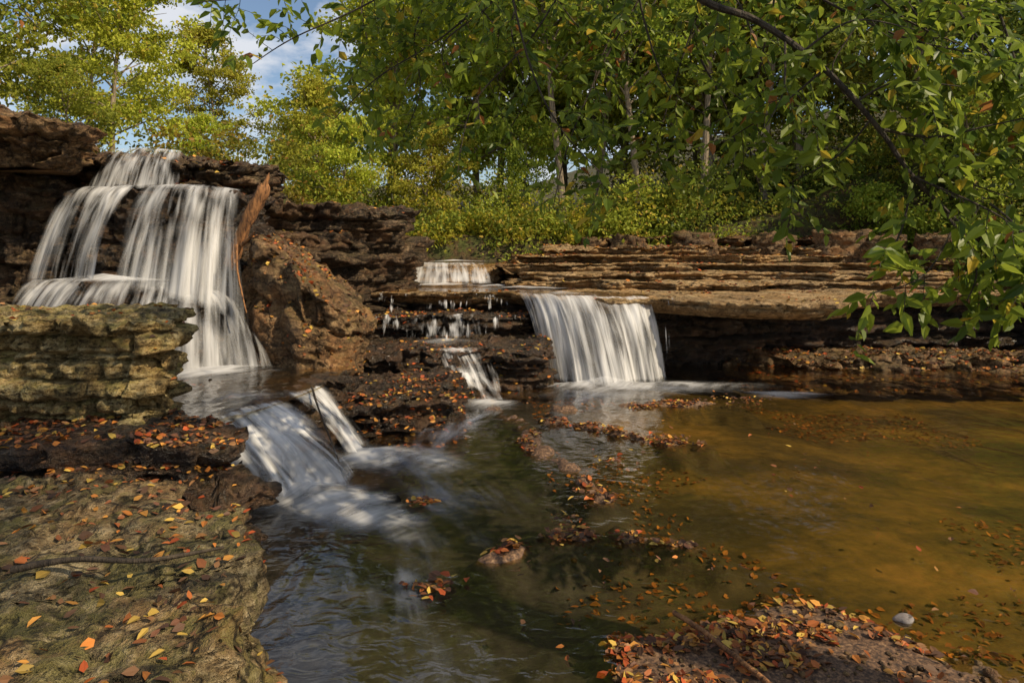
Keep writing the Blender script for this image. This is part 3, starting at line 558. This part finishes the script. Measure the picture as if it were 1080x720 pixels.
# ------------------------------------------------------------ trees
def make_tree(name,h,spread,nl,ls,seed,base=.3,cols=((.06,.1,.015),(.14,.19,.025)),yellow=.06,lean=.6):
    R=np.random.default_rng(seed); A=Acc()
    k=12; t=np.linspace(0,1,k); ph=R.uniform(0,6.28,2)
    tp=np.stack([lean*t**1.5*math.cos(ph[0])+.15*np.sin(t*5+ph[1]),lean*t**1.5*math.sin(ph[0])+.15*np.cos(t*4+ph[1]),h*t*.95-.4],1); r0=.009*h+.03
    V,F=tube(tp,r0*(1-t*.85)*np.where(t==0,1.5,1),9,rough=.05); A.add(V,F,(.1,.1,.1),1)
    C=[];CR=[]
    nb=int(16+h)
    for i in range(nb):
        f=base+(1-base)*(i+R.random())/nb; st=np.array([np.interp(f,t,tp[:,j]) for j in range(3)])
        az=i*2.4+R.uniform(-.5,.5); prof=math.sin(math.pi*min(1,(f-base)/(1-base)*.8+.22))**.8
        Lb=spread*prof*R.uniform(.65,1.15); el=R.uniform(.1,.6)+f*.5
        e=st+Lb*np.array([math.cos(az)*math.cos(el),math.sin(az)*math.cos(el),math.sin(el)])
        mid=(st+e)/2+R.normal(0,.12*Lb,3)+np.array([0,0,.1*Lb])
        P=smooth_path([st,mid,e],8); V,F=tube(P,np.linspace(r0*.35*(1.1-f)+.012,.008,8),5); A.add(V,F,(.1,.1,.1),1)
        for j in range(5):
            q=P[R.integers(3,8)]+R.normal(0,.2*Lb+.15,3)*np.array([1,1,.6]); C.append(q); CR.append(R.uniform(.25,.6)*(.5+.12*spread))
    C=np.array(C); CR=np.array(CR); nc=len(C)
    w=CR**2; ci=R.choice(nc,nl,p=w/w.sum()); pos=C[ci]+R.normal(0,1,(nl,3))*CR[ci][:,None]*np.array([.75,.75,.4])
    d=R.normal(0,1,(nl,3))+np.array([0,0,-.4]); nr=np.array([0,0,1])+R.normal(0,.7,(nl,3))
    br=R.uniform(0,1,nc)[ci][:,None]*.6+R.random((nl,1))*.4
    col=np.array(cols[0])*(1-br)+np.array(cols[1])*br
    y=(R.random(nl)<yellow); col[y]=np.array([.5,.4,.05])*R.uniform(.6,1.1,(y.sum(),1))
    ll=R.uniform(.7,1.3,nl)*ls
    V,F,Cc=leaves(pos,d,nr,ll,ll*.62,col); A.add(V,F,Cc,0)
    return A.build(name,[M_leaf,M_bark],smooth=False,link=False)
bright=((.24,.28,.025),(.58,.6,.06)); midg=((.12,.16,.018),(.37,.42,.038)); dark=((.06,.095,.014),(.2,.26,.028))
TM=[make_tree('tree_a',13,3.6,16000,.19,1,.2,bright,.09),make_tree('tree_b',14,3.8,17000,.19,2,.2,midg,.06),make_tree('tree_c',12,3.4,15000,.18,3,.15,dark,.05),
    make_tree('tree_d',6,2.2,9000,.14,4,.1,bright,.1),make_tree('tree_e',7,2.5,9000,.15,5,.1,midg,.08),make_tree('tree_f',13,3.0,9000,.17,6,.42,midg,.08,1.2)]
def put(mi,x,y,s=1.,z=None,name='broadleaf_tree'):
    ob=bpy.data.objects.new(name,TM[mi]); scene.collection.objects.link(ob)
    zz=float(H(np.array([x]),np.array([y]))[0]) if z is None else z
    ob.location=(x,y,zz); ob.rotation_euler=(0,0,random.uniform(0,6.28)); ob.scale=(s,s,s*random.uniform(.92,1.1))
for mi,x,y,s in [(3,-6.6,23,.85),(0,-4.4,25.5,.95),(0,-1.4,27,1.),(5,1.6,22.5,.95),(0,4.4,27,1.),(5,4.0,22,.9),(5,3.0,24.5,1.),(1,7,24.5,.95),(5,6.2,21.6,.9),(5,8.3,22.2,.9),(1,10,24,1.),(2,12.5,21,1.),(2,15.5,18,1.),(1,18,24,1.1),
    (0,-6,34,.95),(0,-2,36,1.2),(0,2.5,33,1.25),(0,7.5,32,1.25),(1,12.5,30,1.25),(1,19,30,1.3),
    (0,0,46,1.6),(0,10,44,1.7),(1,20,42,1.7),(1,5,30,1.15),(0,9.5,36,1.4),(2,15,26,1.1),(1,-.5,30,1.15),
    (3,-2.8,22.2,.65),(4,.3,23.2,.6),(4,12,17.8,.7),(3,-5.2,21.,.6),(4,10.4,18.9,.6),
    (0,-14.6,25,.8),(1,-18,23,.9),(0,-21,34,1.1),(3,-12.6,27,.6),(1,-14,16.5,.7),(4,-10.6,16.5,.5),(3,-10.4,33,.75),(0,-16.5,38,.8),(3,-7.6,27,.8)]:
    put(mi,x,y,s)
def undergrowth(name,n,xr,yr,hh,ls,cols,seed,excl=None,vary=1.5):
    R=np.random.default_rng(seed); nc=n//90
    cx=R.uniform(*xr,nc); cy=R.uniform(*yr,nc); nz=fbm(P3(cx,cy,seed)*np.array([.5,.5,1]),3)*1.6
    cz=H(cx,cy)+hh*R.random(nc)**1.2*np.clip(.7+vary*nz,.1,2.4)+.1
    if excl is not None: k=~excl(cx,cy); cx,cy,cz,nz=cx[k],cy[k],cz[k],nz[k]; nc=len(cx)
    cr=R.uniform(.15,.5,nc); ci=R.integers(0,nc,n)
    pos=np.stack([cx,cy,cz],1)[ci]+R.normal(0,1,(n,3))*cr[ci][:,None]*np.array([1,1,.6])
    bb=R.uniform(0,1,nc)+fbm(P3(cx,cy,seed+9)*np.array([.8,.8,1]),2)*.8
    br=np.clip(bb[ci][:,None]*.65+R.random((n,1))*.35,0,1.1); col=np.array(cols[0])*(1-br)+np.array(cols[1])*br
    tint=R.random(nc)[ci][:,None]; col=col*np.where(tint>.7,np.array([1.3,1.,.8]),np.array([1.,1.,1.]))
    y=R.random(n)<.06; col[y]=[.45,.3,.05]
    ll=R.uniform(.6,1.3,n)*ls
    V,F,C=leaves(pos,R.normal(0,1,(n,3)),np.array([0,0,1])+R.normal(0,.6,(n,3)),ll,ll*.6,np.clip(col,.005,.8))
    mk(name,V,F,[M_leaf],col=C,smooth=False)
undergrowth('undergrowth',40000,(-7,5.5),(18.9,24),1.4,.12,((.05,.075,.012),(.36,.4,.04)),1,lambda x,y:((x<-.2)&(y<19.9))|((x<3)&(y<19.6)))
undergrowth('undergrowth',36000,(4,20),(19.3,25),1.7,.12,((.03,.05,.009),(.24,.28,.03)),11)
undergrowth('undergrowth',28000,(3,24),(24,32),2.8,.16,((.04,.06,.01),(.3,.34,.035)),5)
undergrowth('undergrowth',24000,(9.5,15),(14.6,20),1.8,.11,((.03,.05,.009),(.2,.25,.028)),2)
undergrowth('undergrowth',12000,(-16,-5),(14.5,20),.7,.12,((.08,.11,.013),(.36,.4,.035)),3)

# ------------------------------------------------------------ overhanging tree
A=Acc(); R=np.random.default_rng(42)
lp=[];ld=[];lL=[]
def spray(path,r0,twl=.45,step=.13,ll=.1,dens=1.,droop=.45,lstep=.04):
    P=smooth_path(path,26); V,F=tube(P,np.linspace(r0,max(.003,r0*.25),26),6,rough=.05); A.add(V,F,(.1,.1,.1),1)
    s=np.r_[0,np.cumsum(np.linalg.norm(np.diff(P,axis=0),axis=1))]; x=.1; side=1
    while x<s[-1]:
        i=min(np.searchsorted(s,x),25); p=P[i]; T=P[min(i+1,25)]-P[i-1]; T/=np.linalg.norm(T)+1e-9
        a=R.uniform(0,6.28); o=np.cross(T,[math.cos(a),math.sin(a),.3]); o/=np.linalg.norm(o)+1e-9
        d=T*.4+o*.9; d[2]+=.05; L=twl*R.uniform(.4,1.3); q=[p]; k=6
        for j in range(k):
            d=d/np.linalg.norm(d); q.append(q[-1]+d*L/k); d=d+np.array([0,0,-droop*.25])+R.normal(0,.14,3)
        q=np.array(q); V,F=tube(q,np.linspace(max(.0025,r0*.2),.0012,k+1),4); A.add(V,F,(.1,.1,.1),1)
        m=int(L/lstep*dens)
        for j in range(m):
            f=(j+1)/m; pp=np.array([np.interp(f*k,np.arange(k+1),q[:,c]) for c in range(3)])
            dd=q[min(int(f*k)+1,k)]-q[max(int(f*k)-1,0)]; dd/=np.linalg.norm(dd)+1e-9
            sd=np.cross(dd,[0,0,1]); sd/=np.linalg.norm(sd)+1e-9; side=-side
            lp.append(pp); ld.append(dd*.5+sd*side*.9+np.array([0,0,-.35])+R.normal(0,.35,3)); lL.append(ll*R.uniform(.6,1.25))
        x+=step*R.uniform(.6,1.4)
tr=smooth_path([(5.3,1.2,.3),(5.2,1.3,2.5),(4.9,1.6,4.6),(4.2,2.0,6.6),(3.6,2.4,8.6)],24); V,F=tube(tr,np.linspace(.3,.1,24),12,rough=.04); A.add(V,F,(.1,.1,.1),1)
def limb(p,r): 
    P=smooth_path(p,24); V,F=tube(P,np.linspace(r,r*.35,24),8,rough=.05); A.add(V,F,(.1,.1,.1),1)
limb([(4.9,1.6,4.6),(3.6,2.4,5.2),(1.8,3.4,4.9),(.6,4.0,4.15),(.75,4.0,3.95)],.07)
limb([(4.7,1.7,5.2),(3.2,3.2,5.8),(1.6,4.6,5.2),(.6,5.,4.4)],.07)
limb([(4.4,1.9,6.),(2.5,3.6,6.6),(0,4.8,5.6),(-1.2,5.,4.5)],.07)
limb([(4.6,1.8,5.6),(4.2,3.2,5.6),(3.2,4.2,4.8),(2.2,4.6,4.1)],.06)
MB=[(.6,4.0,4.15),(1.08,4.,3.68),(1.44,4.,3.53),(1.83,4.,3.25),(2.15,4.,2.9),(2.35,4.,2.62),(2.62,4.,2.35),(2.9,4.,2.1)]
P=smooth_path(MB,40); V,F=tube(P,np.linspace(.026,.008,40),8,rough=.08); A.add(V,F,(.1,.1,.1),1)
sp=spray
near=dict(ll=.115,lstep=.033,step=.085)
for pts,r,k in [([(2.15,4,2.9),(2.5,4.05,2.86),(2.8,4.,2.92),(3.2,3.9,3.0)],.011,{}),([(1.83,4,3.25),(1.6,4.1,3.05),(1.3,4.2,2.85)],.008,{}),
    ([(1.6,4,3.42),(1.55,3.9,3.1),(1.45,3.9,2.9)],.008,{}),([(2.1,4,2.95),(1.95,4.1,2.75),(1.7,4.2,2.6)],.007,{}),
    ([(2.35,4,2.62),(2.25,3.95,2.3),(2.1,3.9,2.1)],.008,dict(twl=.35)),([(2.5,4,2.45),(2.75,4,2.25),(3.0,3.9,2.1)],.008,{}),
    ([(2.55,4,2.4),(2.65,3.9,2.1),(2.6,3.9,1.9)],.008,dict(twl=.35)),([(2.6,4,2.35),(2.4,3.9,2.1),(2.2,3.8,2.0),(2.0,3.8,1.95)],.006,dict(twl=.3)),
    ([(2.35,4,2.62),(2.7,4.1,2.6),(3.0,4.1,2.5)],.008,{}),([(2.35,4,2.62),(2.6,3.7,2.4),(2.8,3.6,2.2)],.008,{}),
    ([(2.75,4,2.5),(2.9,3.9,2.3),(3.0,3.9,2.0)],.008,{}),([(2.7,4,2.3),(2.85,3.9,2.1),(2.85,3.8,1.9)],.008,dict(twl=.35)),
    ([(2.0,4,3.05),(2.2,3.9,3.15),(2.5,3.8,3.1)],.008,{}),([(1.7,4,3.35),(1.95,3.9,3.5),(2.3,3.9,3.45)],.008,{}),
    ([(1.4,4.4,4.2),(1.9,4.3,3.8),(2.4,4.2,3.5),(2.9,4.1,3.35)],.012,{}),([(2.2,4.5,4.1),(2.5,4.4,3.7),(2.9,4.3,3.45)],.01,{}),
    ([(1.2,4.3,4.1),(1.45,4.3,3.7),(1.6,4.3,3.3)],.01,{}),([(2.6,4.2,3.9),(2.7,4.1,3.6),(2.9,4.,3.2)],.01,{}),([(2.9,4.2,3.9),(3.0,4.1,3.4),(3.05,4.,2.9)],.01,{})]:
    kk=dict(near); kk.update(k); sp(pts,r,**kk)
for pts in [[(1.1,5,4.3),(.69,5,3.6),(.42,5,2.98),(.3,5,2.5)],[(.55,5,4.4),(.14,5,3.74),(-.28,5,3.26),(-.4,5,2.75)],[(.14,5.2,4.4),(-.49,5.1,3.8),(-.97,5,3.46),(-1.3,5,3.15)],
    [(-.2,5,4.5),(-1.04,5,4.0),(-1.6,5,3.74),(-1.9,5,3.55)],[(1.5,5,4.3),(1.25,5,3.6),(1.1,5,3.1),(1.04,5,2.8)],[(1.9,4.8,4.2),(1.74,4.8,3.46),(1.67,4.8,2.95),(1.75,4.8,2.6)],
    [(.8,4.6,4.2),(.9,4.6,3.7),(1.05,4.6,3.3),(1.3,4.6,3.1)],[(-.06,4.4,4.1),(.11,4.4,3.4),(.33,4.4,2.95),(.72,4.4,2.55)],[(-.5,5.4,4.5),(-.75,5.3,3.9),(-.7,5.2,3.4),(-.85,5.2,3.0)],
    [(-1.2,5,4.5),(-1.7,5,4.1),(-2.3,5,4.0)],[(.3,5.5,4.6),(.0,5.4,4.0),(.1,5.3,3.4),(-.1,5.3,3.)],[(1.9,5.2,4.5),(2.0,5.2,3.9),(2.1,5.1,3.4),(2.3,5.,3.1)],
    [(.9,5.6,4.7),(.75,5.5,4.),(.8,5.4,3.5),(.95,5.3,3.2)],[(-.9,5.6,4.7),(-1.2,5.5,4.2),(-1.15,5.4,3.8),(-1.3,5.4,3.5)],[(2.6,5,4.5),(2.9,5,4.),(3.2,5,3.6),(3.5,5,3.3)],[(3,4.6,4.1),(3.1,4.6,3.7),(3.0,4.5,3.3)],
    [(1.3,5.4,4.6),(1.1,5.3,4.1),(.8,5.2,3.8),(.4,5.2,3.6)],[(.2,5,4.4),(.35,5,4.),(.6,5,3.7)],[(-.4,5.2,4.5),(-.3,5.1,4.1),(-.1,5,3.8)],
    [(1.6,5,4.4),(1.5,5,4.0),(1.3,5,3.7),(1.4,5,3.3)],[(2.2,5.2,4.6),(1.8,5.1,4.2),(1.5,5,3.95)],[(.6,5,4.4),(.75,5,3.9),(.6,5,3.4),(.75,5,3.0)],[(2.4,5,4.4),(2.5,4.9,3.9),(2.3,4.9,3.5),(2.4,4.8,3.2)],[(0,5,4.4),(-.15,5,4.),(-.5,5,3.7),(-.45,5,3.4)],[(1.3,4.7,3.5),(1.5,4.7,3.1),(1.55,4.7,2.75)]]:
    sp(pts,.009,ll=.1,twl=.42,step=.08,lstep=.037)
sp([(-3.2,6,4.9),(-2.9,5.9,4.5),(-2.6,5.8,4.35)],.008,ll=.08,twl=.35)
sp([(-4.6,6.5,5.4),(-4.2,6.4,4.8),(-4.0,6.4,4.4)],.008,ll=.08,twl=.4); sp([(-4.9,6.3,5.),(-4.6,6.3,4.5),(-4.3,6.2,4.2)],.008,ll=.08); sp([(-3.9,6.4,5.2),(-3.5,6.3,4.8),(-3.2,6.2,4.6)],.008,ll=.08)
limb([(2.5,3.6,6.6),(-1.,5.6,6.4),(-3.2,6.,5.5),(-4.6,6.4,5.3)],.05)
pos=np.array(lp); d=np.array(ld); n=len(pos); print('near leaves',n)
br=R.random((n,1)); col=np.array([.06,.11,.014])*(1-br)+np.array([.3,.37,.03])*br
y=R.random(n)<.05; col[y]=np.array([.5,.36,.03]); y=R.random(n)<.015; col[y]=[.35,.13,.03]
ll=np.array(lL); V,F,C=leaves(pos,d,np.array([0,-.3,.7])+R.normal(0,.55,(n,3)),ll,ll*R.uniform(.4,.56,n),col,.18); A.add(V,F,C,0)
nc=18; C0=np.stack([R.uniform(.2,6.5,nc),R.uniform(-3.,4.6,nc),R.uniform(5.6,8.8,nc)],1); nl=2800
ci=R.integers(0,nc,nl); pos=C0[ci]+R.normal(0,.42,(nl,3))*np.array([1,1,.6]); br=R.random((nl,1)); col=np.array([.06,.11,.014])*(1-br)+np.array([.2,.28,.03])*br
ll=R.uniform(.1,.15,nl); V,F,C=leaves(pos,R.normal(0,1,(nl,3)),np.array([0,0,1])+R.normal(0,.5,(nl,3)),ll,ll*.5,col); A.add(V,F,C,0)
for c0 in C0:
    i=R.integers(12,24); V,F=tube(smooth_path([tr[i],(tr[i]+c0)/2+R.normal(0,.2,3),c0],8),np.linspace(.035,.008,8),5); A.add(V,F,(.1,.1,.1),1)
A.build('overhanging_tree',[M_leafnear,M_bark_near],smooth=False)

Vs=[];Fs=[];Cs=[];n0=0
for v,f,c in LIT: Vs.append(v);Fs.append(f+n0);Cs.append(c);n0+=len(v)
mk('fallen_leaves',np.concatenate(Vs),np.concatenate(Fs),[M_litter],col=np.concatenate(Cs),smooth=False); print('litter verts',n0)

# ------------------------------------------------------------ light, sky, camera
az=math.radians(120); el=math.radians(41)
sd=Vector((math.sin(az)*math.cos(el),math.cos(az)*math.cos(el),math.sin(el)))
L=bpy.data.lights.new('sun','SUN'); L.energy=5.; L.angle=math.radians(.6); L.color=(1,.84,.6)
lo=bpy.data.objects.new('sun',L); scene.collection.objects.link(lo); lo.rotation_euler=sd.to_track_quat('Z','Y').to_euler()
w=bpy.data.worlds.new('World'); scene.world=w; w.use_nodes=True; nt=w.node_tree; nt.nodes.clear()
sky=nt.nodes.new('ShaderNodeTexSky'); sky.sky_type='NISHITA'; sky.sun_disc=False; sky.sun_elevation=el; sky.sun_rotation=az
tc=nt.nodes.new('ShaderNodeTexCoord'); cn=noise_of(nt,tc.outputs['Generated'],4.5,7,.6,(1,1,2.2)); cr=ramp(nt,[(.47,(0,0,0)),(.6,(1,1,1))]); nt.links.new(cn,cr.inputs[0])
c=mixc(nt,math_(nt,'MULTIPLY',cr.outputs[0],.85),sky.outputs[0],(7.,7.1,7.4))
bg=nt.nodes.new('ShaderNodeBackground'); bg.inputs[1].default_value=.12; nt.links.new(c,bg.inputs[0])
o=nt.nodes.new('ShaderNodeOutputWorld'); nt.links.new(bg.outputs[0],o.inputs[0])
cam=bpy.data.cameras.new('camera'); cam.lens=24; cam.sensor_width=36; cam.clip_end=600; cam.shift_y=-98/1080
co=bpy.data.objects.new('camera',cam); scene.collection.objects.link(co); co.location=(0,0,2.2); co.rotation_euler=(math.radians(90),0,0); scene.camera=co
